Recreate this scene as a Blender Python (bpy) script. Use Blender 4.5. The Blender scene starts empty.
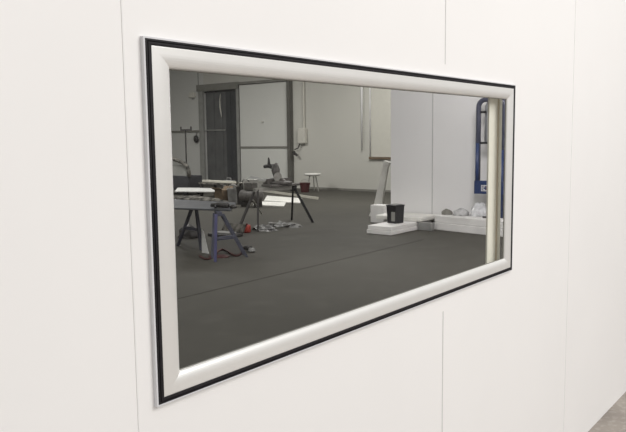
import bpy, bmesh, math, random
from mathutils import Vector, Matrix
random.seed(7)
C = bpy.context.scene.collection
sc = bpy.context.scene
sc.view_settings.view_transform = 'Standard'
sc.view_settings.look = 'None'

# ------------------------------------------------------------------ camera
YAW, PIT, ROL, F = 0.6712, -0.1102, -0.0123, 700.0
CAM = Vector((-0.3757, -1.0508, 1.5259))
fw = Vector((math.cos(YAW)*math.cos(PIT), math.sin(YAW)*math.cos(PIT), math.sin(PIT)))
r0 = fw.cross(Vector((0, 0, 1))).normalized(); u0 = r0.cross(fw)
rt = r0*math.cos(ROL)+u0*math.sin(ROL); up = -r0*math.sin(ROL)+u0*math.cos(ROL)
cd = bpy.data.cameras.new('camera'); cam = bpy.data.objects.new('camera', cd); C.objects.link(cam)
m = Matrix((rt, up, -fw)).transposed().to_4x4(); m.translation = CAM
cam.matrix_world = m
cd.sensor_width = 36; cd.lens = 36*F/626; cd.clip_start = 0.02; cd.clip_end = 200
sc.camera = cam

def at(px, py, ax, val):
    """Survey helper: the point of the plane (axis ax = val) a photo pixel shows."""
    d = fw+rt*((px-313)/F)-up*((py-216)/F)
    return CAM+d*((val-CAM[ax])/d[ax])

# ------------------------------------------------------------------ materials
def mat(name, col, rough=0.6, metal=0.0, noise=0.0, scale=8.0, bump=0.0, col2=None, spec=0.3, detail=5):
    M = bpy.data.materials.new(name); M.use_nodes = True
    N = M.node_tree.nodes; L = M.node_tree.links
    b = N['Principled BSDF']
    b.inputs['Roughness'].default_value = rough; b.inputs['Metallic'].default_value = metal
    b.inputs['Specular IOR Level'].default_value = spec
    b.inputs['Base Color'].default_value = (*col, 1)
    if noise or bump or col2:
        t = N.new('ShaderNodeTexCoord'); n = N.new('ShaderNodeTexNoise')
        n.inputs['Scale'].default_value = scale; n.inputs['Detail'].default_value = detail
        L.new(t.outputs['Object'], n.inputs['Vector'])
        cr = N.new('ShaderNodeValToRGB'); L.new(n.outputs['Fac'], cr.inputs['Fac'])
        c2 = col2 or tuple(c*(1-noise) for c in col)
        cr.color_ramp.elements[0].position = 0.35; cr.color_ramp.elements[1].position = 0.65
        cr.color_ramp.elements[0].color = (*c2, 1); cr.color_ramp.elements[1].color = (*col, 1)
        L.new(cr.outputs['Color'], b.inputs['Base Color'])
        if bump:
            bp = N.new('ShaderNodeBump'); bp.inputs['Strength'].default_value = bump
            bp.inputs['Distance'].default_value = 0.01
            L.new(n.outputs['Fac'], bp.inputs['Height']); L.new(bp.outputs['Normal'], b.inputs['Normal'])
    return M

M = {
 'panel':   mat('white_panel', (.90, .885, .875), .45, noise=.015, scale=2.0, spec=.2),
 'seam':    mat('panel_seam', (.68, .67, .66), .6, noise=.05),
 'seamlt':  mat('faint_seam', (.86, .85, .84), .6, noise=.05),
 'flange':  mat('flange_alu', (.70, .70, .72), .35, noise=.04, scale=30),
 'gasket':  mat('black_rubber', (.012, .010, .013), .55, noise=.3, scale=60),
 'frame':   mat('frame_offwhite', (.86, .85, .83), .32, metal=.42, noise=.02, scale=20, spec=.5),
 'jamb':    mat('cream_jamb', (.96, .94, .82), .5, noise=.04, scale=12),
 'jambln':  mat('brown_line', (.66, .56, .42), .6, noise=.1),
 'backwall':mat('painted_wall', (.56, .55, .50), .8, noise=.08, scale=.35),
 'dimwall': mat('dim_wall', (.60, .60, .57), .8, noise=.08, scale=.4),
 'roller':  mat('door_panel', (.64, .64, .60), .6, noise=.04, scale=.6),
 'part':    mat('clean_panel', (.78, .775, .77), .5, noise=.03, scale=.8),
 'post':    mat('grey_steel', (.13, .125, .11), .6, noise=.2, scale=3),
 'midgrey': mat('mid_grey', (.30, .30, .28), .6, noise=.15, scale=5),
 'rail':    mat('rail_grey', (.22, .215, .19), .6, noise=.15, scale=5),
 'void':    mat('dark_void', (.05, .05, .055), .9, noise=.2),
 'strip':   mat('strip_vinyl', (.12, .122, .12), .45, noise=.25, scale=3, spec=.5),
 'strip2':  mat('strip_vinyl_dark', (.055, .057, .06), .45, noise=.25, scale=3, spec=.5),
 'cream':   mat('cream_metal', (.60, .585, .52), .5, noise=.05),
 'ceil':    mat('ceiling_paint', (.5, .5, .47), .9, noise=.1, scale=.5),
 'white':   mat('white_plastic', (.85, .85, .84), .5, noise=.05, scale=6),
 'foam':    mat('foam_white', (.80, .79, .77), .7, noise=.12, scale=3, bump=.2),
 'sheet':   mat('white_sheet', (.86, .85, .80), .5, noise=.15, scale=3),
 'plank':   mat('pale_plank', (.62, .60, .52), .6, noise=.15, scale=4),
 'wrap':    mat('plastic_wrap', (.42, .42, .41), .25, noise=.6, scale=9, bump=.8, spec=.8),
 'black':   mat('black_plastic', (.02, .02, .024), .35, noise=.3, spec=.5),
 'dark':    mat('dark_metal', (.055, .052, .05), .5, noise=.3, scale=9),
 'darkrub': mat('dark_debris', (.17, .16, .14), .8, noise=.9, scale=9, bump=.6),
 'board':   mat('grey_board', (.115, .12, .13), .6, noise=.2, scale=4),
 'legA':    mat('leg_slate', (.10, .105, .14), .5, noise=.2),
 'legB':    mat('leg_violet', (.085, .085, .19), .5, noise=.2),
 'saw':     mat('saw_grey', (.17, .16, .15), .5, metal=.2, noise=.4, scale=14),
 'alu':     mat('alu_bar', (.40, .39, .36), .4, metal=.3, noise=.2, scale=12),
 'red':     mat('red_plastic', (.38, .06, .045), .5, noise=.2),
 'darkred': mat('dark_red', (.085, .028, .028), .6, noise=.3),
 'brown':   mat('cardboard', (.20, .15, .10), .8, noise=.3, scale=6),
 'greybkt': mat('grey_plastic', (.30, .30, .29), .5, noise=.3, scale=7),
 'blue':    mat('blue_enamel', (.028, .05, .14), .4, noise=.15, spec=.5),
 'bluegrey':mat('blue_grey_tube', (.075, .08, .12), .4, noise=.2, spec=.5),
 'bagp':    mat('bag_plastic', (.5, .5, .5), .35, noise=.4, scale=12, bump=.5),
 'tube':    mat('grey_tube', (.28, .29, .30), .4, noise=.1),
 'signred': mat('sign_red', (.35, .08, .08), .5, noise=.1),
 'soft':    mat('soft_grey_line', (.5, .5, .49), .6, noise=.05),
 'joint':   mat('floor_joint', (.044, .042, .037), .9, noise=.2, spec=.05),
 'silver':  mat('silver', (.75, .75, .74), .25, metal=.6, noise=.1),
 'paper':   mat('paper', (.55, .55, .53), .8, noise=.1, scale=6),
}
# reveal of the frame reads lighter towards its lip
# concrete floors
def concrete(name, a, b, c, rough, sc1):
    M_ = bpy.data.materials.new(name); M_.use_nodes = True
    N = M_.node_tree.nodes; L = M_.node_tree.links; bs = N['Principled BSDF']
    t = N.new('ShaderNodeTexCoord')
    n1 = N.new('ShaderNodeTexNoise'); n1.inputs['Scale'].default_value = sc1; n1.inputs['Detail'].default_value = 8
    n2 = N.new('ShaderNodeTexNoise'); n2.inputs['Scale'].default_value = sc1*9; n2.inputs['Detail'].default_value = 6
    L.new(t.outputs['Object'], n1.inputs['Vector']); L.new(t.outputs['Object'], n2.inputs['Vector'])
    r1 = N.new('ShaderNodeValToRGB'); L.new(n1.outputs['Fac'], r1.inputs['Fac'])
    r1.color_ramp.elements[0].position = .35; r1.color_ramp.elements[1].position = .65
    r1.color_ramp.elements[0].color = (*a, 1); r1.color_ramp.elements[1].color = (*b, 1)
    r2 = N.new('ShaderNodeValToRGB'); L.new(n2.outputs['Fac'], r2.inputs['Fac'])
    r2.color_ramp.elements[0].position = .5; r2.color_ramp.elements[1].position = .72
    r2.color_ramp.elements[0].color = (0, 0, 0, 1); r2.color_ramp.elements[1].color = (.6, .6, .6, 1)
    mx = N.new('ShaderNodeMix'); mx.data_type = 'RGBA'
    L.new(r2.outputs['Color'], mx.inputs['Factor']); L.new(r1.outputs['Color'], mx.inputs['A'])
    mx.inputs['B'].default_value = (*c, 1)
    L.new(mx.outputs['Result'], bs.inputs['Base Color'])
    bs.inputs['Roughness'].default_value = rough; bs.inputs['Specular IOR Level'].default_value = .25
    return M_
M['floor_in'] = concrete('dimmed_concrete', (.060, .057, .048), (.076, .072, .061), (.088, .084, .072), .75, .35)  # same concrete as outside, dimming by the glass put into its colour
M['floor_out'] = concrete('grey_concrete', (.25, .22, .195), (.38, .34, .30), (.48, .44, .40), .6, 3.0)

# glass: clear pane with a faint reflection
g = bpy.data.materials.new('window_glass'); g.use_nodes = True
N = g.node_tree.nodes; L = g.node_tree.links; N.clear()
o_ = N.new('ShaderNodeOutputMaterial'); tr = N.new('ShaderNodeBsdfTransparent'); gl = N.new('ShaderNodeBsdfGlossy')
tr.inputs['Color'].default_value = (.965, .965, .965, 1); gl.inputs['Roughness'].default_value = .02
ms = N.new('ShaderNodeMixShader'); ms.inputs['Fac'].default_value = .012
L.new(tr.outputs[0], ms.inputs[1]); L.new(gl.outputs[0], ms.inputs[2]); L.new(ms.outputs[0], o_.inputs['Surface'])
M['glass'] = g
# clear crumpled plastic film
g = bpy.data.materials.new('clear_film'); g.use_nodes = True
N = g.node_tree.nodes; L = g.node_tree.links; N.clear()
o_ = N.new('ShaderNodeOutputMaterial'); tr = N.new('ShaderNodeBsdfTransparent'); df = N.new('ShaderNodeBsdfPrincipled')
df.inputs['Base Color'].default_value = (.85, .86, .88, 1); df.inputs['Roughness'].default_value = .2
nz = N.new('ShaderNodeTexNoise'); nz.inputs['Scale'].default_value = 9
tc = N.new('ShaderNodeTexCoord'); L.new(tc.outputs['Object'], nz.inputs['Vector'])
ms = N.new('ShaderNodeMixShader'); L.new(nz.outputs['Fac'], ms.inputs['Fac'])
L.new(tr.outputs[0], ms.inputs[1]); L.new(df.outputs[0], ms.inputs[2]); L.new(ms.outputs[0], o_.inputs['Surface'])
M['film'] = g

# ------------------------------------------------------------------ helpers
def obj(name, bm, m_, parent=None, smooth=False, bevel=0.0):
    me = bpy.data.meshes.new(name)
    bmesh.ops.recalc_face_normals(bm, faces=bm.faces)
    bm.to_mesh(me); bm.free()
    o = bpy.data.objects.new(name, me); C.objects.link(o)
    me.materials.append(M[m_] if isinstance(m_, str) else m_)
    if smooth:
        for p in me.polygons: p.use_smooth = True
    if bevel:
        b = o.modifiers.new('bevel', 'BEVEL'); b.width = bevel; b.segments = 2; b.limit_method = 'ANGLE'
    if parent is not None:
        o.parent = parent; o.matrix_parent_inverse = Matrix.Translation(parent.location).inverted()
    return o
def tag(o, label, cat, group=None):
    o['label'] = label; o['category'] = cat
    if group: o['group'] = group
    return o
def thing(name, loc, label, cat, group=None):
    o = bpy.data.objects.new(name, None); C.objects.link(o); o.location = loc; o.empty_display_size = .1
    return tag(o, label, cat, group)
def struct(name, bm, m_, parent=None, **k):
    o = obj(name, bm, m_, parent, **k)
    if parent is None: o['kind'] = 'structure'
    return o
def box(bm, x0, x1, y0, y1, z0, z1, rot=None, piv=None):
    r = bmesh.ops.create_cube(bm, size=1)
    v = r['verts']
    bmesh.ops.scale(bm, vec=(abs(x1-x0), abs(y1-y0), abs(z1-z0)), verts=v)
    bmesh.ops.translate(bm, vec=((x0+x1)/2, (y0+y1)/2, (z0+z1)/2), verts=v)
    if rot is not None:
        bmesh.ops.rotate(bm, cent=piv or ((x0+x1)/2, (y0+y1)/2, (z0+z1)/2), matrix=rot, verts=v)
    return bm
def B(*a, **k): return box(bmesh.new(), *a, **k)
def bar(bm, a, b, w, h=None, roll=0):
    """rectangular bar from a to b"""
    a = Vector(a); b = Vector(b); d = b-a; h = h or w
    v = bmesh.ops.create_cube(bm, size=1)['verts']
    bmesh.ops.scale(bm, vec=(w, h, d.length), verts=v)
    q = d.to_track_quat('Z', 'Y').to_matrix() @ Matrix.Rotation(roll, 3, 'Z')
    bmesh.ops.rotate(bm, cent=(0, 0, 0), matrix=q, verts=v)
    bmesh.ops.translate(bm, vec=(a+b)/2, verts=v)
    return bm
def tube(bm, pts, r, seg=10, taper=None):
    pts = [Vector(p) for p in pts]; rings = []
    n = len(pts); ref = None
    for i, p in enumerate(pts):
        t = (pts[min(i+1, n-1)]-pts[max(i-1, 0)]).normalized()
        if ref is None:
            ref = t.orthogonal().normalized()
        ref = (ref-t*ref.dot(t)).normalized(); s = t.cross(ref)
        rr = r if taper is None else taper[i]
        rings.append([bm.verts.new(p+(ref*math.cos(2*math.pi*k/seg)+s*math.sin(2*math.pi*k/seg))*rr) for k in range(seg)])
    for a, b in zip(rings, rings[1:]):
        for k in range(seg): bm.faces.new((a[k], a[(k+1) % seg], b[(k+1) % seg], b[k]))
    bm.faces.new(rings[0][::-1]); bm.faces.new(rings[-1])
    return bm
def lathe(bm, cx, cy, prof, seg=24):
    rings = [[bm.verts.new((cx+r*math.cos(2*math.pi*k/seg), cy+r*math.sin(2*math.pi*k/seg), z)) for k in range(seg)] for r, z in prof]
    for a, b in zip(rings, rings[1:]):
        for k in range(seg): bm.faces.new((a[k], a[(k+1) % seg], b[(k+1) % seg], b[k]))
    bm.faces.new(rings[0][::-1]); bm.faces.new(rings[-1])
    return bm
def blob(cx, cy, z0, rx, ry, rz, rough=.3, seed=0, sub=3):
    """a crumpled heap resting on z0"""
    bm = bmesh.new(); rnd = random.Random(seed)
    bmesh.ops.create_icosphere(bm, subdivisions=sub, radius=1)
    for v in bm.verts:
        k = 1+rnd.uniform(-rough, rough)
        v.co = Vector((cx+v.co.x*rx*k, cy+v.co.y*ry*k, z0+max(0, v.co.z*k)*rz))
    return bm

# ------------------------------------------------------------------ front wall (white sandwich panels) with the opening
YF, YB = 0.008, 0.028          # wall faces
HX0, HX1, HZ0, HZ1 = .475, 2.158, 1.028, 1.700
bm = bmesh.new()
X0, X1, Z1 = -3.2, 16.3, 3.4
box(bm, X0, HX0, YF, YB, 0, Z1); box(bm, HX1, X1, YF, YB, 0, Z1)
box(bm, HX0, HX1, YF, YB, 0, HZ0); box(bm, HX0, HX1, YF, YB, HZ1, Z1)
struct('wall_front', bm, 'panel')
# seams between the panels
SX = .404
for i, (x, z0, z1, w, mm) in enumerate([(SX+.013, 0, Z1, .003, 'seamlt'), (SX+1.228, 1.752, Z1, .0035, 'seam'), (SX+1.228, 0, .962, .0045, 'seam'),
                                     (SX+2.44, 0, Z1, .004, 'seamlt'), (SX-1.22, 0, Z1, .004, 'seamlt')]):
    struct('trim_%d' % (i+1), B(x-w/2, x+w/2, YF-.0012, YF+.001, z0, z1), mm)

# ------------------------------------------------------------------ window
win = bpy.data.objects.new('window_1', None); C.objects.link(win); win.location = (.463, 0, 1.017); win['kind'] = 'structure'
OX0, OX1, OZ0, OZ1 = .459, 2.168, 1.0165, 1.7125      # outer line of the black gasket
def ringsweep(prof):
    """sweep a profile of (inset, y) round the rectangle with mitred corners"""
    bm = bmesh.new(); rr = []
    for o, y in prof:
        l, t_, b_ = o*1.13, o*.93, o*.92
        rr.append([bm.verts.new((OX0+l, y, OZ0+b_)), bm.verts.new((OX1-o, y, OZ0+b_)), bm.verts.new((OX1-o, y, OZ1-t_)), bm.verts.new((OX0+l, y, OZ1-t_))])
    n = len(rr)
    for i in range(n):
        a, b = rr[i], rr[(i+1) % n]
        for k in range(4): bm.faces.new((a[k], a[(k+1) % 4], b[(k+1) % 4], b[k]))
    return bm
obj('outer_flange', ringsweep([(-.0035, YF+.001), (-.0035, -.001), (0.0, -.001), (0.0, YF+.001)]), 'flange', win)
obj('gasket', ringsweep([(0, YF+.001), (0, -.0005), (.0015, -.002), (.004, -.002), (.005, .001), (.006, -.002), (.0095, -.002), (.0122, -.0015), (.0128, 0), (.0128, YF+.001)]), 'gasket', win)
prof = [(.0128, YF+.004), (.0128, -.0005), (.0143, -.001), (.028, -.001)]
for k in range(1, 9):
    a = k/8*math.pi/2
    prof.append((.028+.027*math.sin(a), -.001+.0105*(1-math.cos(a))))
prof += [(.056, .0135), (.030, .016)]
fr = obj('frame', ringsweep(prof), 'frame', win)
obj('bead', ringsweep([(.0545, .0097), (.0565, .0102), (.0565, .0128), (.052, .0128)]), 'rail', win)
obj('glass_pane', B(OX0+.035, OX1-.035, .013, .017, OZ0+.035, OZ1-.035), 'glass', win)
# cream jamb behind the far end of the glass
bm = bmesh.new(); box(bm, 2.06, 2.09, .0285, .0285, 0, 0)
bm.free()
def jx(px, y, py=180): return at(px, py, 1, y).x
jm = obj('jamb', B(jx(488.3, .05), jx(496.5, .05), .05, .056, 1.02, 1.71), 'jamb', win)
obj('jamb_line', B(jx(496.8, .05), jx(497.8, .05), .05, .055, 1.02, 1.71), 'jambln', win)
obj('jamb_strip', B(jx(498.6, .05), jx(501, .05), .05, .055, 1.02, 1.705), 'jamb', win)

# ------------------------------------------------------------------ floors and back room
struct('floor', B(-3.2, 16.3, YB, 22, -.1, 0), 'floor_in')
struct('floor_front', B(-14, 30, -18, YB, -.1, -.0005), 'floor_out')
XF, H = 16.3, 5.0
# far wall with the doorway
dy0, dy1, dz = 15.27, 16.90, 3.17
bm = bmesh.new()
box(bm, XF, XF+.3, 0, dy0, 0, H); box(bm, XF, XF+.3, dy0, dy1, dz, H)
struct('wall_right', bm, 'backwall')
struct('wall_right_end', B(XF, XF+.3, dy1, 22, 0, H), 'dimwall')
struct('wall_back', B(-3.2, XF, 22, 22.2, 0, H), 'backwall')
struct('wall_left', B(-3.4, -3.2, 0, 22.2, 0, H), 'backwall')
struct('wall_top_front', B(-3.2, XF, YF+.002, YB, Z1, H), 'backwall')
struct('ceiling', B(-3.4, XF+.3, YF, 22.2, H, H+.1), 'ceil')
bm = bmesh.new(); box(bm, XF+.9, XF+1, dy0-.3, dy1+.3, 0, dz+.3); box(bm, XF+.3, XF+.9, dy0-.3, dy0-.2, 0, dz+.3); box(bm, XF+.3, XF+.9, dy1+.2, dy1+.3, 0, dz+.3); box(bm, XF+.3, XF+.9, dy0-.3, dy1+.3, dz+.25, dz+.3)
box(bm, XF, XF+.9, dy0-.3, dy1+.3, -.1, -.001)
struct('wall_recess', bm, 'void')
# door frame / header
d1 = bpy.data.objects.new('door_1', None); C.objects.link(d1); d1.location = (XF, dy0, 0); d1['kind'] = 'structure'
bm = bmesh.new(); box(bm, XF-.08, XF, dy1-.02, dy1+.17, 0, dz+.02); box(bm, XF-.08, XF, dy0-.09, dy0+.02, 0, dz+.02)
obj('door_frame', bm, 'midgrey', d1)
obj('header', B(XF-.10, XF, dy0-.09, dy1+.25, dz, dz+.22), 'rail', d1)
obj('header_track', B(XF-.14, XF, 13.0, dy0-.09, 3.29, 3.37), 'rail', d1)
# strip curtain in the doorway: overlapping hanging vinyl strips
cu = thing('strip_curtain', (XF+.06, dy0, 0), 'dark grey vinyl strip curtain hanging in the tall doorway', 'curtain')
n = 8
for k in range(n):
    y0 = dy0+.03+k*(dy1-dy0-.06)/n
    o = obj('vinyl_strip', B(XF+.05+.02*(k % 2), XF+.055+.02*(k % 2), y0-.02, y0+.17+.03, .03, dz-.02), 'strip2' if k in (0, 1, 2) else 'strip', cu)
obj('curtain_rail', B(XF+.04, XF+.10, dy0, dy1, dz-.06, dz), 'dark', cu)
bm = bmesh.new()
pts = [at(x, y, 0, XF+.03) for x, y in ((220.5, 94), (219.8, 100), (220, 107), (221, 113), (221.5, 117))]
tube(bm, pts, .02, 8, [.008, .015, .022, .018, .006]); obj('plastic_fold', bm, 'cream', cu, smooth=True)
# pull bar low across curtain and the rail on the left wall
struct('trim_10', B(XF-.05, XF-.01, dy1+.17, 21.9, 1.80, 1.86), 'rail')
obj('push_bar', B(XF+.01, XF+.04, 15.9, dy1-.03, 1.83, 1.87), 'midgrey', cu)
# vertical seam and small fittings on left end wall
struct('trim_11', B(XF-.01, XF, 17.13, 17.16, 0, H), 'rail')
sp = thing('wall_speaker', (XF-.08, 17.35, 2.55), 'small pale box fixed on the wall left of the doorway', 'box')
obj('housing', B(XF-.10, XF, 17.28, 17.55, 2.98, 3.16), 'cream', sp, bevel=.02); obj('bracket', B(XF-.04, XF, 17.36, 17.46, 2.92, 2.98), 'midgrey', sp)
# big pale sliding door panel
d2 = bpy.data.objects.new('door_2', None); C.objects.link(d2); d2.location = (XF, 14.2, 0); d2['kind'] = 'structure'
obj('door_panel', B(XF-.07, XF-.01, 13.10, 15.13, .02, 3.27), 'roller', d2)
obj('door_rail', B(XF-.10, XF-.07, 13.10, 15.13, 1.24, 1.30), 'rail', d2)
obj('handle', B(XF-.10, XF-.07, 14.1, 14.18, 2.05, 2.10), 'backwall', d2)
struct('column_1', B(XF-.16, XF, 12.93, 13.05, 0, H), 'post')
# electrical box with conduit
eb = thing('electrical_box', (XF-.12, 12.6, 1.4), 'cream electrical box on the wall right of the dark column', 'electrical box')
obj('housing', B(XF-.14, XF-.004, 12.37, 12.66, 1.38, 1.84), 'cream', eb, bevel=.02)
obj('conduit', tube(bmesh.new(), [(XF-.05, 12.46, 1.84), (XF-.05, 12.46, 4.9)], .03), 'cream', eb)
obj('cable', tube(bmesh.new(), [(XF-.1, 12.6, 1.39), (XF-.1, 12.65, 1.25), (XF-.1, 12.8, 1.2)], .018), 'dark', eb)
hk = thing('hanging_clamp', (XF-.14, 12.82, 1.1), 'small dark clamp hanging on the wall under the electrical box', 'clamp')
obj('jaw', bar(bmesh.new(), at(293, 152, 0, XF-.16), at(297, 155.5, 0, XF-.16), .07, .05), 'dark', hk)
obj('grip', bar(bmesh.new(), at(294, 155, 0, XF-.16), at(294.5, 151, 0, XF-.16), .04, .04), 'dark', hk)
# tapered rod shaped as a tube light's reflection, thin pipe & panel
pp = tag(obj('streak_and_pipe', tube(bmesh.new(), [(XF-.06, 10.33, 1.2), (XF-.06, 10.33, 4.9)], .05, 12, [.02, .055]), 'white', smooth=True),
         'white tapered rod imitating a light reflection streak on the back wall', 'pipe')
pp2 = tag(obj('streak_and_pipe', tube(bmesh.new(), [(XF-.04, 10.06, .95), (XF-.04, 10.06, 4.9)], .02, 8), 'white', smooth=True),
          'thin white vertical pipe beside the light streak on the back wall', 'pipe')
struct('trim_13', B(XF-.03, XF, 9.0, 10.03, .98, 4.9), 'cream')
struct('trim_14', B(XF-.06, XF, 9.0, 10.1, .92, .99), 'brown')
struct('trim_15', B(XF-.02, XF, 8.0, 12.6, 3.6, 3.7), 'midgrey')
# baseboard line
struct('baseboard_right', B(XF-.02, XF, .1, 12.6, 0, .06), 'rail')

# clean-room partition
XP = 10.4
pe = at(390.8, 150, 0, XP).y
ps = at(432.5, 150, 0, XP).y
struct('wall_partition', B(XP, XP+.08, YB, pe, 0, 3.6), 'part')
struct('trim_16', B(XP-.004, XP, ps-.008, ps+.008, 0, 3.6), 'soft')
struct('trim_17', B(XP-.004, XP, ps-1.22-.006, ps-1.22+.006, 0, 3.6), 'soft')
# floor joints
struct('trim_18', B(2.0, 8.8, 4.11, 4.125, 0, .001), 'joint')
bm = bmesh.new(); box(bm, 9.0, 9.03, .1, 3.0, 0, .001)
struct('trim_19', bm, 'joint')

# ------------------------------------------------------------------ foam blocks by the partition
b1 = thing('foam_board_stack', (9.5, 4.95, 0), 'low stack of long white foam boards lying on the dark floor under the black bin', 'foam boards')
obj('board', B(8.90, 10.2, 4.76, 5.22, 0.0, .062), 'foam', b1, bevel=.006)
obj('board', B(8.92, 10.2, 4.77, 5.21, .066, .13), 'foam', b1, bevel=.006)
b2 = tag(obj('foam_slab', B(9.72, 10.36, 4.70, 5.58, .134, .20), 'sheet', bevel=.008), 'bright white foam slab on the low stack, behind the black bin', 'foam slab')
b3 = tag(obj('foam_block', B(10.15, 10.4, 5.68, 5.98, 0, .32), 'foam', bevel=.01), 'upright white foam block at the foot of the leaning board', 'foam block')
by = at(486.5, 225, 0, 9.85).y
b4 = thing('foam_block_row', (10, 3.8, 0), 'long pale foam block lying along the foot of the white partition', 'foam block')
bm = bmesh.new(); y1, y0 = 4.55, 3.2
for (za, zb, xa) in ((.0, .12, 9.80), (.124, .235, 9.82)):
    v = [(xa+.10, y1), (10.37, y1), (10.37, y0), (xa-.12, y0)]
    lo = [bm.verts.new((x, y, za)) for x, y in v]; hi = [bm.verts.new((x, y, zb)) for x, y in v]
    bm.faces.new(lo[::-1]); bm.faces.new(hi)
    for k in range(4): bm.faces.new((lo[k], lo[(k+1) % 4], hi[(k+1) % 4], hi[k]))
obj('block', bm, 'foam', b4, bevel=.008)
b5 = tag(obj('grey_pad', B(9.70, 9.80, 4.48, 4.74, 0, .13), 'greybkt', bevel=.008), 'small grey foam offcut standing between the two block rows', 'offcut')
# leaning white board
lb = thing('leaning_board', (11, 6.4, 0), 'narrow white board leaning against the edge of the partition', 'board')
def slab(pts, x, th):
    bm = bmesh.new(); P_ = [at(px, py, 0, x) for px, py in pts]
    for v in P_: v.z = max(v.z, .0)
    A = [bm.verts.new(v) for v in P_]; D = [bm.verts.new(v+Vector((th, 0, 0))) for v in P_]
    bm.faces.new(A); bm.faces.new(D[::-1])
    for k in range(4): bm.faces.new((A[k], A[(k+1) % 4], D[(k+1) % 4], D[k]))
    return bm
obj('board', slab([(372, 213), (380, 213), (388.3, 163.5), (383.5, 161.5)], 11.0, .05), 'sheet', lb)
obj('foot_block', slab([(368.5, 218), (374.5, 218), (376, 212), (370.5, 212)], 10.95, .12), 'sheet', lb, bevel=.006)
obj('end_cap', slab([(383.2, 164.5), (388.6, 165.5), (389, 162.5), (383.8, 160.5)], 10.98, .09), 'sheet', lb)
# black bin
cx, cy, z = 9.42, 5.0, .13
bn = thing('black_bin', (cx, cy, z), 'square black plastic bin with a pale rim on the foam boards', 'bin')
bm = bmesh.new(); rot = Matrix.Rotation(-.2, 3, 'Z')
def frust(bm, cx, cy, w0, w1, z0, z1, rot):
    r = [[bm.verts.new(Vector((cx, cy, 0))+rot @ Vector((sx*w, sy*w, zz))) for sx, sy in ((-1, -1), (1, -1), (1, 1), (-1, 1))] for w, zz in ((w0, z0), (w1, z1))]
    for k in range(4): bm.faces.new((r[0][k], r[0][(k+1) % 4], r[1][(k+1) % 4], r[1][k]))
    bm.faces.new(r[0][::-1]); return r
r_ = frust(bm, cx, cy, .092, .104, .132, .43, rot); ri = frust(bm, cx, cy, .085, .095, .15, .43, rot)
for k in range(4): bm.faces.new((r_[1][k], r_[1][(k+1) % 4], ri[1][(k+1) % 4], ri[1][k]))
obj('bin_body', bm, 'black', bn)
obj('rim', B(cx-.112, cx+.112, cy-.112, cy+.112, .415, .432, rot=rot), 'black', bn, bevel=.005)
obj('liner', B(cx-.08, cx+.085, cy-.08, cy+.08, .432, .442, rot=rot), 'greybkt', bn, bevel=.004)
s = B(cx-.108, cx-.099, cy-.085, cy-.01, .17, .32, rot=rot, piv=(cx, cy, .2)); obj('label_plate', s, 'midgrey', bn)
# plastic lumps on the long block
c = at(448, 211, 0, 10.15); tag(obj('grey_rag', blob(c.x, c.y+.02, .237, .09, .09, .09, .12, 3), 'rail', smooth=True), 'dark grey crumpled rag on the long foam block', 'rag')
c = at(461, 212, 0, 10.15); tag(obj('plastic_bag', blob(c.x, c.y, .237, .12, .14, .12, .10, 4), 'bagp', smooth=True), 'grey plastic bag slumped beside the dark rag on the foam block', 'bag')
c = at(480, 213, 0, 10.2); tag(obj('plastic_film', blob(c.x, c.y, .237, .12, .16, .22, .1, 5), 'film', smooth=True), 'clear crumpled plastic film under the blue frame', 'plastic film')

# ------------------------------------------------------------------ blue tubular frame by the partition
XT = 10.15
def t(px, py, x=XT): return at(px, py, 0, x)
yl, yr = t(478.3, 140).y, t(504, 140).y
hf = thing('hand_truck', (XT, yr, .235), 'blue tubular hand truck with rounded top standing against the white partition', 'hand truck')
zt = t(490, 99.5).z; zb = t(480, 189).z
def hoop(x, ya, yb, z0a, z0b, zt, r, rc):
    pts = [(x, ya, z0a)]
    for k in range(9):
        a = k/8*math.pi/2; pts.append((x, ya-rc+rc*math.cos(a), zt-rc+rc*math.sin(a)))
    for k in range(9):
        a = math.pi/2-k/8*math.pi/2; pts.append((x, yb+rc-rc*math.cos(a), zt-rc+rc*math.sin(a)))
    pts.append((x, yb, z0b)); return tube(bmesh.new(), pts, r, 10)
obj('outer_hoop', hoop(XT, yl, yr, zb, .24, zt, .04, .11), 'bluegrey', hf, smooth=True)
obj('rail', tube(bmesh.new(), [(XT-.03, yl, zb), (XT-.03, yl, t(478, 143).z)], .03), 'blue', hf, smooth=True)
obj('rail', tube(bmesh.new(), [(XT-.03, yr+.02, .24), (XT-.03, yr+.02, t(504, 150).z)], .035), 'blue', hf, smooth=True)
yi = t(484.5, 140).y; yi2 = t(500, 140).y
obj('ghost_hoop', hoop(XT+.05, yi, yi2, t(484, 143).z, t(500, 190).z, t(490, 101).z, .02, .10), 'tube', hf, smooth=True)  # added loop shaped after the truck's ghost image in the double glazing
for py, k in ((112, 0), (143, 1)):
    z = t(485, py).z
    obj('crossbar', bar(bmesh.new(), (XT, yl, z), (XT, yi2 if k else yi-.03, z), .035), 'black', hf)
obj('rail', tube(bmesh.new(), [(XT, t(487, 140).y, t(487, 112).z), (XT, t(487, 140).y, t(487, 143).z)], .012), 'tube', hf)
pl = obj('plate', B(XT-.07, XT+.02, yr-.03, yl+.03, t(480, 193.5).z, t(480, 180.5).z), 'blue', hf, bevel=.006)
zc0, zc1 = t(490, 191).z, t(490, 185).z
bm = bmesh.new(); ya, yb = t(483, 188).y, t(502.5, 188).y; w = .012; xx = XT-.073
box(bm, xx, xx+.004, yb, ya, zc0, zc0+w); box(bm, xx, xx+.004, yb, ya, zc1-w, zc1); box(bm, xx, xx+.004, ya-w, ya, zc0, zc1); box(bm, xx, xx+.004, yb, yb+w, zc0, zc1)
obj('label_border', bm, 'white', pl)
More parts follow.
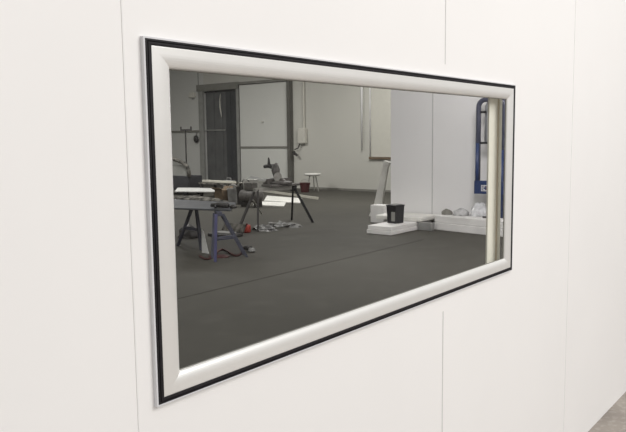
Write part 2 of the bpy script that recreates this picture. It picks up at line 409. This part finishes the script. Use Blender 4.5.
for k in range(5):
    bm = bmesh.new(); wy = (ya-yb-.05)/5; y1_ = ya-.025-k*wy; y0_ = y1_-wy*.75; za, zz = zc0+.022, zc1-.022
    box(bm, xx-.001, xx+.004, y0_, y1_, zz-.012, zz); box(bm, xx-.001, xx+.004, y0_, y1_, za, za+.012)
    if k in (0, 3, 4): box(bm, xx-.001, xx+.004, y1_-.014, y1_, za, zz)
    if k in (1, 2, 4): box(bm, xx-.001, xx+.004, y0_, y0_+.014, za, zz)
    obj('letter', bm, 'signred' if k != 0 else 'white', pl)
lp = [(XT-.1, t(490, 204).y, t(490, 204).z), (XT-.1, t(494, 205).y, t(494, 205).z), (XT-.1, t(497, 210).y, t(497, 210).z), (XT-.1, t(496.5, 216).y, .27), (XT-.12, t(493, 217.5).y, .252), (XT-.2, t(488, 216).y, .252)]
tag(obj('hose_loop', tube(bmesh.new(), lp, .014, 8), 'dark', smooth=True), 'dark hose loop standing on the foam block under the hand truck plate', 'hose')
bm = bmesh.new()
for k in range(1):
    pass
bm.free()

# ------------------------------------------------------------------ trestles with a board
def sawhorse(feet, tops, m_, label, legm=None):
    o = thing('sawhorse', (sum(f[0] for f in feet)/4, sum(f[1] for f in feet)/4, 0), label, 'sawhorse', None)
    for i, (f, tp) in enumerate(zip(feet, tops)):
        obj('leg', bar(bmesh.new(), f, tp, .033, .03), (legm or {}).get(i, m_), o)
    obj('top_rail', bar(bmesh.new(), (Vector(tops[0])+Vector(tops[1]))/2, (Vector(tops[2])+Vector(tops[3]))/2, .07, .05), m_, o)
    mid = lambda i, k: Vector(feet[i])*(1-k)+Vector(tops[i])*k
    obj('brace', bar(bmesh.new(), mid(0, .5), mid(1, .5), .03, .02), m_, o)
    obj('brace', bar(bmesh.new(), mid(2, .4), mid(3, .4), .03, .02), m_, o)
    return o
HT = .575
sawhorse([(6.28, 6.75, 0), (6.21, 6.18, 0), (6.50, 6.98, 0), (6.43, 6.40, 0)],
         [(6.26, 6.39, HT), (6.22, 6.27, HT), (6.45, 6.60, HT), (6.43, 6.50, HT)], 'legA',
         'slate grey folding sawhorse under the left end of the grey board')
sawhorse([(5.65, 5.31, 0), (6.15, 5.24, 0), (5.80, 5.52, 0), (6.28, 5.42, 0)],
         [(5.83, 5.46, HT), (5.93, 5.44, HT), (5.95, 5.62, HT), (6.03, 5.60, HT)], 'legA',
         'folding sawhorse with a violet front leg at the right end of the grey board', {0: 'legB'})
bd = bmesh.new()
P_ = [at(x, y, 2, HT+.052) for x, y in ((168, 207.5), (231, 209.5), (236, 202.5), (170, 199))]
lo = [bd.verts.new((v.x, v.y, HT+.027)) for v in P_]; hi = [bd.verts.new((v.x, v.y, HT+.052)) for v in P_]
bd.faces.new(lo[::-1]); bd.faces.new(hi)
for k in range(4): bd.faces.new((lo[k], lo[(k+1) % 4], hi[(k+1) % 4], hi[k]))
tag(obj('grey_board', bd, 'board', bevel=.004), 'grey board laid flat across the two sawhorses', 'board')
pt = thing('power_tool', (5.85, 5.5, HT+.05), 'dark handheld power tool lying on the right end of the grey board', 'power tool')
zt_ = HT+.055
P1, P2, P3, P4 = (at(x, y, 2, zt_) for x, y in ((211, 208), (219, 208), (228, 208.5), (231, 208.5)))
U = Vector((0, 0, .04))
obj('tool_body', tube(bmesh.new(), [P1+U, P2+U, P3+U], .04, 12, [.026, .038, .036]), 'dark', pt, smooth=True)
obj('handle', tube(bmesh.new(), [P2+U, P2+Vector((-.06, 0, .03)), P2+Vector((-.1, -.04, .022))], .018), 'black', pt, smooth=True)
obj('tool_head', lathe(bmesh.new(), P4.x+.04, P4.y, [(.045, zt_), (.05, zt_+.02), (.03, zt_+.045)], 14), 'dark', pt, smooth=True)
# white paper sheet hanging/leaning between the sawhorses
bm = bmesh.new()
p = [at(x, y, 0, 6.05) for x, y in ((201.5, 229), (203.5, 232), (208.5, 251.5), (201.8, 251.0))]
p[2].z = p[3].z = .0
q = [v+Vector((.01, .004, 0)) for v in p]
A_ = [bm.verts.new(v) for v in p]; B_ = [bm.verts.new(v) for v in q]
bm.faces.new(A_); bm.faces.new(B_[::-1])
for k in range(4): bm.faces.new((A_[k], A_[(k+1) % 4], B_[(k+1) % 4], B_[k]))
tag(obj('paper_offcut', bm, 'white'), 'narrow white triangular offcut standing between the sawhorses', 'offcut')
# dark red mat / hose heap under the right sawhorse
pts = []
for k in range(60):
    a = k/59; x = 200+a*42; y = 256+4*math.sin(a*9)-5*a+ (2 if k % 2 else 0)*0
    v = at(x, y, 2, .012); pts.append(v)
tag(obj('air_hose', tube(bmesh.new(), pts, .016, 8), 'darkred', smooth=True), 'dark red hose snaking on the floor under the right sawhorse', 'hose')
c = at(222, 256, 2, 0)
tag(obj('red_cloth', blob(c.x-.05, c.y, 0, .12, .16, .02, .12, 9), 'darkred', smooth=True), 'dark red cloth spread flat on the floor under the right sawhorse', 'cloth')
c = at(250, 252, 2, 0)
k_ = thing('grinder', (c.x, c.y, 0), 'small dark angle grinder on the floor by the right foot of the violet sawhorse', 'grinder')
obj('tool_body', tube(bmesh.new(), [(c.x+.03, c.y+.16, .04), (c.x+.01, c.y+.08, .05), (c.x, c.y, .05)], .03, 12, [.025, .035, .04]), 'dark', k_, smooth=True)
obj('disc', lathe(bmesh.new(), c.x, c.y-.03, [(.05, .012), (.055, .02), (.05, .03), (.03, .06)], 16), 'greybkt', k_, smooth=True)
# dark case and box to the left behind sawhorses
c = at(224, 236, 2, 0)
cs = thing('tool_case', (c.x, c.y, 0), 'low dark tool case open on the floor behind the right sawhorse', 'case')
obj('case_body', B(c.x-.15, c.x+.15, c.y-.28, c.y+.22, 0, .05), 'dark', cs, bevel=.01)
obj('lid', bar(bmesh.new(), (c.x+.15, c.y-.03, .05), (c.x+.24, c.y-.03, .17), .48, .02), 'darkrub', cs)
obj('tool_tray', B(c.x-.1, c.x+.08, c.y-.2, c.y+.12, .05, .07), 'greybkt', cs, bevel=.004)
c = at(179, 240, 2, 0)
tag(obj('sack', blob(c.x+.3, c.y+.1, 0, .16, .18, .2, .12, 12), 'dark', smooth=True), 'dark sack on the floor behind the left sawhorse', 'sack')

# ------------------------------------------------------------------ mitre saw on its stand
ms_ = thing('saw_stand', (8.85, 7.1, 0), 'black folding saw stand carrying the mitre saw', 'saw stand')
Lt = Vector((8.0, 6.83, .66)); Rt = Vector((9.66, 7.36, .66))
Rt = at(293, 187.5, 2, .66); Lt = at(257, 190, 2, .66)
obj('beam', bar(bmesh.new(), Lt-(Rt-Lt)*.08, Rt+(Rt-Lt)*.02, .08, .06), 'alu', ms_)
for f, tp in (((291.7, 220), Rt), ((313, 222.5), Rt+Vector((0, -.03, 0))), ((258, 232), Lt+Vector((0, -.02, 0))), ((237.5, 232), Lt+Vector((0, .05, 0)))):
    ft = at(*f, 2, 0); obj('leg', bar(bmesh.new(), ft, tp, .035), 'black' if f[0] > 280 else 'dark', ms_)
obj('brace', bar(bmesh.new(), at(262, 214, 2, .15), at(253, 200, 2, .45), .02), 'alu', ms_)
obj('hub', lathe(bmesh.new(), Rt.x, Rt.y, [(.05, .60), (.07, .63), (.07, .69), (.04, .71)], 14), 'black', ms_, smooth=True)
mw = (Lt+Rt)/2+(Rt-Lt)*.05
sw = thing('mitre_saw', (mw.x, mw.y, .69), 'grey mitre saw with raised motor head on the folding stand', 'mitre saw')
e = (Rt-Lt).normalized()
def s_(a, b, z): return mw+e*a+Vector((-e.y, e.x, 0))*b+Vector((0, 0, z-mw.z))
obj('base', bar(bmesh.new(), s_(-.25, 0, .72), s_(.42, 0, .72), .26, .04, math.pi/2 if False else 0), 'saw', sw, bevel=.008)
obj('turntable', lathe(bmesh.new(), *s_(.1, 0, 0).xy, [(.17, .73), (.19, .75), (.19, .775), (.12, .79)], 24), 'saw', sw, smooth=True)
def pxs(x, y): return at(x, y, 0, mw.x+.1)
obj('fence', bar(bmesh.new(), s_(-.15, .1, .79), s_(.4, .1, .79), .04, .08), 'saw', sw)
obj('guard', tube(bmesh.new(), [pxs(264, 183.5), pxs(269, 181.5), pxs(276, 180.5), pxs(283, 181.5), pxs(289, 185)], .08, 12, [.025, .05, .06, .055, .03]), 'saw', sw, smooth=True)
obj('arm', tube(bmesh.new(), [pxs(277, 177), pxs(275, 170), pxs(274.5, 164)], .04, 12, [.06, .065, .05]), 'saw', sw, smooth=True)
obj('motor', tube(bmesh.new(), [pxs(264.5, 166.5), pxs(269, 166), pxs(274, 167)], .03, 12, [.032, .036, .05]), 'dark', sw, smooth=True)
obj('handle', tube(bmesh.new(), [pxs(269, 165), pxs(268.8, 161), pxs(268.5, 157.5)], .02, 10, [.03, .022, .012]), 'dark', sw, smooth=True)
obj('blade', tube(bmesh.new(), [s_(.02, .0, .86), s_(.02, .006, .86)], .085, 28), 'alu', sw)
obj('dust_port', tube(bmesh.new(), [pxs(276, 163), pxs(277.5, 170), pxs(277, 176)], .02, 10, [.03, .045, .04]), 'saw', sw, smooth=True)
# planer, crates and buckets on a low dark bench to the left of the saw
bx = 11.8
def fl(px, py): return at(px, py, 2, 0)
bt = thing('low_bench', (12.25, 12.6, 0), 'low dark bench behind the sawhorses carrying a long pale plank', 'bench')
ya, yb = 13.0, 11.9
obj('bench_top', B(12.4, 13.0, yb, ya, .36, .40), 'darkrub', bt)
for x in (12.45, 12.95):
    for y in (yb+.06, ya-.06): obj('leg', B(x-.03, x+.03, y-.03, y+.03, 0, .36), 'dark', bt)
a = at(190, 180.5, 0, 12.2); b = at(233, 184.5, 0, 12.0)
a.z = .425; b.z = .425
a = at(190, 181, 2, .43); b = at(233, 184.5, 2, .43)
a = Vector((12.6, 13.0, .43)); b = Vector((12.45, 11.7, .43))
tag(obj('plank', bar(bmesh.new(), a, b, .05, .12, math.pi/2), 'plank'), 'long pale plank on the low dark bench', 'plank')
# crates etc near the saw
def crate(px, py, w, d, h, m_, name, label, cat):
    c = fl(px, py); o = thing(name, (c.x, c.y, 0), label, cat)
    obj('body', B(c.x-d/2, c.x+d/2, c.y-w/2, c.y+w/2, 0, h), m_, o, bevel=.01)
    return o, c
o, c = crate(223, 203, .26, .3, .33, 'brown', 'cardboard_box', 'brown cardboard box on the floor left of the grey bucket', 'box')
obj('flap', bar(bmesh.new(), (c.x-.15, c.y, .33), (c.x-.25, c.y, .38), .3, .01), 'brown', o)
obj('flap', bar(bmesh.new(), (c.x+.15, c.y, .33), (c.x+.22, c.y, .40), .3, .01), 'brown', o)
def bucket(px, py, r, h, m_, label, cat='bucket', name='bucket'):
    c = fl(px, py); o = thing(name, (c.x, c.y, 0), label, cat)
    obj('pail', lathe(bmesh.new(), c.x, c.y, [(r*.82, 0), (r*.95, h*.9), (r*1.06, h*.9), (r*1.06, h), (r*.93, h), (r*.8, h*.2)], 20), m_, o, smooth=False)
    pts = [(c.x, c.y+r*1.05*math.cos(a), h+.1*math.sin(a)) for a in [k*math.pi/8 for k in range(9)]]
    obj('bail', tube(bmesh.new(), pts, .008, 6), 'alu', o)
    return o
bucket(233.5, 203.5, .15, .36, 'greybkt', 'grey bucket on the floor right of the cardboard box')
bucket(241.5, 204.5, .12, .42, 'dark', 'dark tall bucket between the grey bucket and the compressor')
c = fl(251.5, 207)
co = thing('air_compressor', (c.x, c.y, 0), 'small grey air compressor on the floor left of the saw stand', 'compressor')
obj('tank', tube(bmesh.new(), [(c.x, c.y+.30, .25), (c.x, c.y+.26, .25), (c.x, c.y-.26, .25), (c.x, c.y-.30, .25)], .15, 20, [.08, .14, .14, .08]), 'saw', co, smooth=True)
obj('motor', B(c.x-.09, c.x+.09, c.y-.12, c.y+.14, .38, .56), 'saw', co, bevel=.02)
obj('handle', tube(bmesh.new(), [(c.x, c.y+.22, .36), (c.x, c.y+.24, .62), (c.x, c.y-.2, .62), (c.x, c.y-.22, .36)], .013), 'alu', co)
for sy in (-.2, .2):
    obj('foot', B(c.x-.12, c.x+.12, c.y+sy-.02, c.y+sy+.02, 0, .13), 'dark', co)
# pale box of profiles behind stand (grey-white bar seen between compressor and saw)
c = fl(258, 190.5)
o = thing('open_crate', (c.x, c.y, 0), 'low grey crate with metal profiles on top, behind the saw stand', 'crate')
obj('crate_body', B(c.x-.2, c.x+.2, c.y-.45, c.y+.4, 0, .30), 'alu', o, bevel=.01)
for k in range(4): obj('profile', bar(bmesh.new(), (c.x-.1+.06*k, c.y-.4, .32), (c.x-.05+.05*k, c.y+.38, .34+.02*k), .03), 'silver', o)

c = fl(246, 196)
tb = thing('tool_bag', (c.x, c.y, 0), 'dark tool bag with a hoop handle behind the compressor', 'bag')
obj('bag_body', blob(c.x, c.y, 0, .15, .3, .34, .08, 41), 'dark', tb, smooth=True)
obj('handle', tube(bmesh.new(), [(c.x, c.y+.15*math.cos(k*math.pi/8), .33+.12*math.sin(k*math.pi/8)) for k in range(9)], .014, 6), 'black', tb)
c = fl(229.5, 195.5)
gc = thing('gas_can', (c.x, c.y, 0), 'grey jerry can behind the grey bucket', 'jerry can')
obj('can_body', B(c.x-.09, c.x+.09, c.y-.17, c.y+.17, 0, .42), 'greybkt', gc, bevel=.03)
obj('handle', tube(bmesh.new(), [(c.x, c.y+.10, .42), (c.x, c.y+.08, .48), (c.x, c.y-.06, .48), (c.x, c.y-.08, .42)], .014, 8), 'greybkt', gc)
obj('cap', lathe(bmesh.new(), c.x, c.y-.13, [(.03, .42), (.03, .46)], 12), 'black', gc)
# sheets on the floor behind the saw stand
def floorsheet(pts, z0, th, m_, label, name='white_sheet'):
    bm = bmesh.new(); P_ = [at(x, y, 2, 0) for x, y in pts]
    lo = [bm.verts.new((v.x, v.y, z0)) for v in P_]; hi = [bm.verts.new((v.x, v.y, z0+th)) for v in P_]
    bm.faces.new(lo[::-1]); bm.faces.new(hi)
    for k in range(4): bm.faces.new((lo[k], lo[(k+1) % 4], hi[(k+1) % 4], hi[k]))
    return tag(obj(name, bm, m_), label, 'sheet')
floorsheet([(253, 205.5), (284, 206.8), (286, 203), (256, 202)], 0, .02, 'sheet', 'narrow bright white sheet on the floor below the saw, the nearer of two')
floorsheet([(264, 201.3), (300, 203.5), (302, 199), (267, 196.3)], 0, .02, 'sheet', 'wide bright white sheet on the floor below the saw, the farther of two')
tag(obj('plank', bar(bmesh.new(), at(262, 190.5, 2, .03), at(318, 198.3, 2, .03), .03, .06), 'plank'), 'long pale plank on the floor beyond the white sheets', 'plank')
# pile of sheets and debris at left
c = fl(200, 204)
deb = blob(c.x-.1, c.y, 0, .33, 1.1, .19, .12, 20, 4); tag(obj('debris_pile', deb, 'darkrub'), 'dark heap of scrap under white sheets at the left of the room', 'scrap heap')
floorsheet([(175, 201.5), (222, 202), (221, 197.5), (178, 197)], .235, .02, 'paper', 'pale sheet lying on top of the dark scrap heap')
bpy.data.objects['white_sheet.002'].rotation_euler = (0, 0, 0)
c = fl(180, 206); tag(obj('white_bag', blob(c.x-.1, c.y, 0, .14, .22, .15, .2, 22), 'paper'), 'pale crumpled bag on the floor in front of the scrap heap', 'bag')
# clear plastic wrap heap
c = fl(264, 230); tag(obj('plastic_wrap', blob(c.x, c.y, 0, .12, .22, .07, .4, 30, 3), 'wrap'), 'crumpled clear plastic wrap on the floor beside the red spool', 'plastic wrap')
c = fl(283, 226); tag(obj('plastic_wrap', blob(c.x, c.y, 0, .16, .30, .07, .4, 31, 3), 'wrap'), 'crumpled silvery plastic wrap between the legs of the saw stand', 'plastic wrap')
c = fl(247, 232.5)
rs = thing('red_spool', (c.x, c.y, 0), 'small red spool on the floor left of the plastic wrap', 'spool')
obj('spool', lathe(bmesh.new(), c.x, c.y, [(.045, 0), (.065, .01), (.065, .10), (.06, .125), (.02, .13)], 18), 'red', rs, smooth=True)
obj('hub', lathe(bmesh.new(), c.x, c.y, [(.02, .13), (.02, .15), (.012, .152)], 12), 'darkred', rs)

# stool with a pale dish and a red bucket
c = Vector((15.6, 11.62, 0))
st = thing('stool', c, 'small stool with a pale round seat near the back wall', 'stool')
obj('seat', lathe(bmesh.new(), c.x, c.y, [(.12, .44), (.22, .46), (.25, .50), (.24, .52)], 24), 'sheet', st, smooth=True)
for a in (0.5, 2.6, 4.7): obj('leg', bar(bmesh.new(), (c.x+.2*math.cos(a), c.y+.2*math.sin(a), 0), (c.x+.1*math.cos(a), c.y+.1*math.sin(a), .45), .025), 'alu', st)
rb = thing('red_bucket', (c.x-.42, c.y-.03, 0), 'dark red bucket on the floor in front of the pale stool', 'bucket')
obj('pail', lathe(bmesh.new(), c.x-.42, c.y-.03, [(.11, 0), (.15, .24), (.16, .25), (.16, .27), (.13, .27)], 20), 'darkred', rb)
obj('bail', tube(bmesh.new(), [(c.x-.42, c.y-.03+.15*math.cos(k*math.pi/8), .27+.09*math.sin(k*math.pi/8)) for k in range(9)], .008, 6), 'alu', rb)

# tripod pole with crossbar
c = Vector((13.6, 14.75, 0)); zc = at(186, 130, 0, 13.6).z; cy = at(186, 150, 0, 13.6).y
tp = thing('light_tripod', (13.6, cy, 0), 'thin black tripod pole with a short crossbar behind the scrap heap', 'tripod')
obj('pole', tube(bmesh.new(), [(13.6, cy, 0.05), (13.6, cy, zc)], .022, 8), 'dark', tp)
yl_, yr_ = at(181, 131, 0, 13.6).y, at(191, 131, 0, 13.6).y
obj('crossbar', bar(bmesh.new(), (13.6, yl_, zc), (13.6, yr_, zc), .05), 'dark', tp)
for y in (yl_, yr_): obj('prong', tube(bmesh.new(), [(13.6, y, zc), (13.6, y, zc+.1)], .022, 8), 'dark', tp)
for a in (0.3, 2.4, 4.5): obj('leg', bar(bmesh.new(), (13.6, cy, .35), (13.6+.35*math.cos(a), cy+.35*math.sin(a), 0), .025), 'dark', tp)
# dark round cap hanging
c = at(196, 139, 0, XF-.08)
hc = thing('hard_hat', (XF, c.y, c.z), 'dark round hard hat hanging on the wall left of the doorway', 'hard hat')
bm = bmesh.new(); bmesh.ops.create_uvsphere(bm, u_segments=16, v_segments=10, radius=.11)
for v in bm.verts: v.co = Vector((c.x+v.co.x*.6, c.y+v.co.y, c.z+v.co.z*1.2))
obj('shell', bm, 'dark', hc, smooth=True); obj('strap', tube(bmesh.new(), [(c.x, c.y, c.z+.1), (c.x+.05, c.y, c.z+.22)], .012), 'dark', hc)

# dark cart with arched handle at the far left
x = 12.6
def k3(px, py, xx=x): return at(px+1, py, 0, xx)
ct = thing('tool_cart', (x, k3(178, 190).y, 0), 'dark tool cart with an arched tubular handle at the left edge of the glass', 'cart')
yr_ = k3(188, 185).y; yl_ = yr_+1.15
obj('cart_body', B(x-.02, x+.5, yr_, yl_, .14, k3(186, 176).z), 'void', ct, bevel=.02)
pts = [k3(188.2, 177), k3(188, 171), k3(186, 166), k3(182, 163), k3(178, 161), k3(172, 159), k3(166, 158.5)]
obj('arched_handle', tube(bmesh.new(), pts, .05, 10), 'darkrub', ct, smooth=True)
obj('clear_panel', B(x+.03, x+.05, yr_+.12, yl_, k3(186, 176).z, k3(182, 165).z), 'midgrey', ct)
for yy in (yr_+.15, yl_-.15):
    obj('wheel', tube(bmesh.new(), [(x-.03, yy, .1), (x+.02, yy, .1)], .1, 18), 'black', ct)
    obj('wheel', tube(bmesh.new(), [(x+.46, yy, .1), (x+.51, yy, .1)], .1, 18), 'black', ct)

# ------------------------------------------------------------------ light
w = bpy.data.worlds.new('world'); sc.world = w; w.use_nodes = True
WN = w.node_tree.nodes; WL = w.node_tree.links; bg = WN['Background']
tc = WN.new('ShaderNodeTexCoord'); sx = WN.new('ShaderNodeSeparateXYZ'); wr = WN.new('ShaderNodeValToRGB')
WL.new(tc.outputs['Generated'], sx.inputs[0]); WL.new(sx.outputs['Z'], wr.inputs['Fac']); WL.new(wr.outputs['Color'], bg.inputs['Color'])
wr.color_ramp.elements[0].position = 0.0; wr.color_ramp.elements[0].color = (.60, .585, .565, 1)
wr.color_ramp.elements[1].position = .30; wr.color_ramp.elements[1].color = (1.0, .99, .975, 1)
bg.inputs['Strength'].default_value = 0.83
def area(name, loc, size, power, target, col=(1, 1, 1), sy=None):
    l = bpy.data.lights.new(name, 'AREA'); l.energy = power; l.size = size; l.color = col
    if sy: l.shape = 'RECTANGLE'; l.size_y = sy
    o = bpy.data.objects.new(name, l); C.objects.link(o); o.location = loc
    o.rotation_euler = (Vector(target)-Vector(loc)).to_track_quat('-Z', 'Y').to_euler(); return o
area('front_light', (2.6, -4.5, 4.8), 3.5, 202, (1.8, 0, 1.7), (1, .985, .965))
for x, y, p_ in ((3.5, 4, 130), (3.5, 11, 160), (10.5, 13.5, 255), (13.0, 8, 240), (7, 18, 130)):
    area('ceiling_light', (x, y, 4.9), 2.0, p_, (x, y, 0), (1, .99, .96), 1.2)
area('partition_fill', (6.5, 1.8, 4.2), 1.5, 170, (10.4, 2.4, 1.5), (1, .97, .97))  # added unseen lamp, imitates the glass reflecting more towards the right
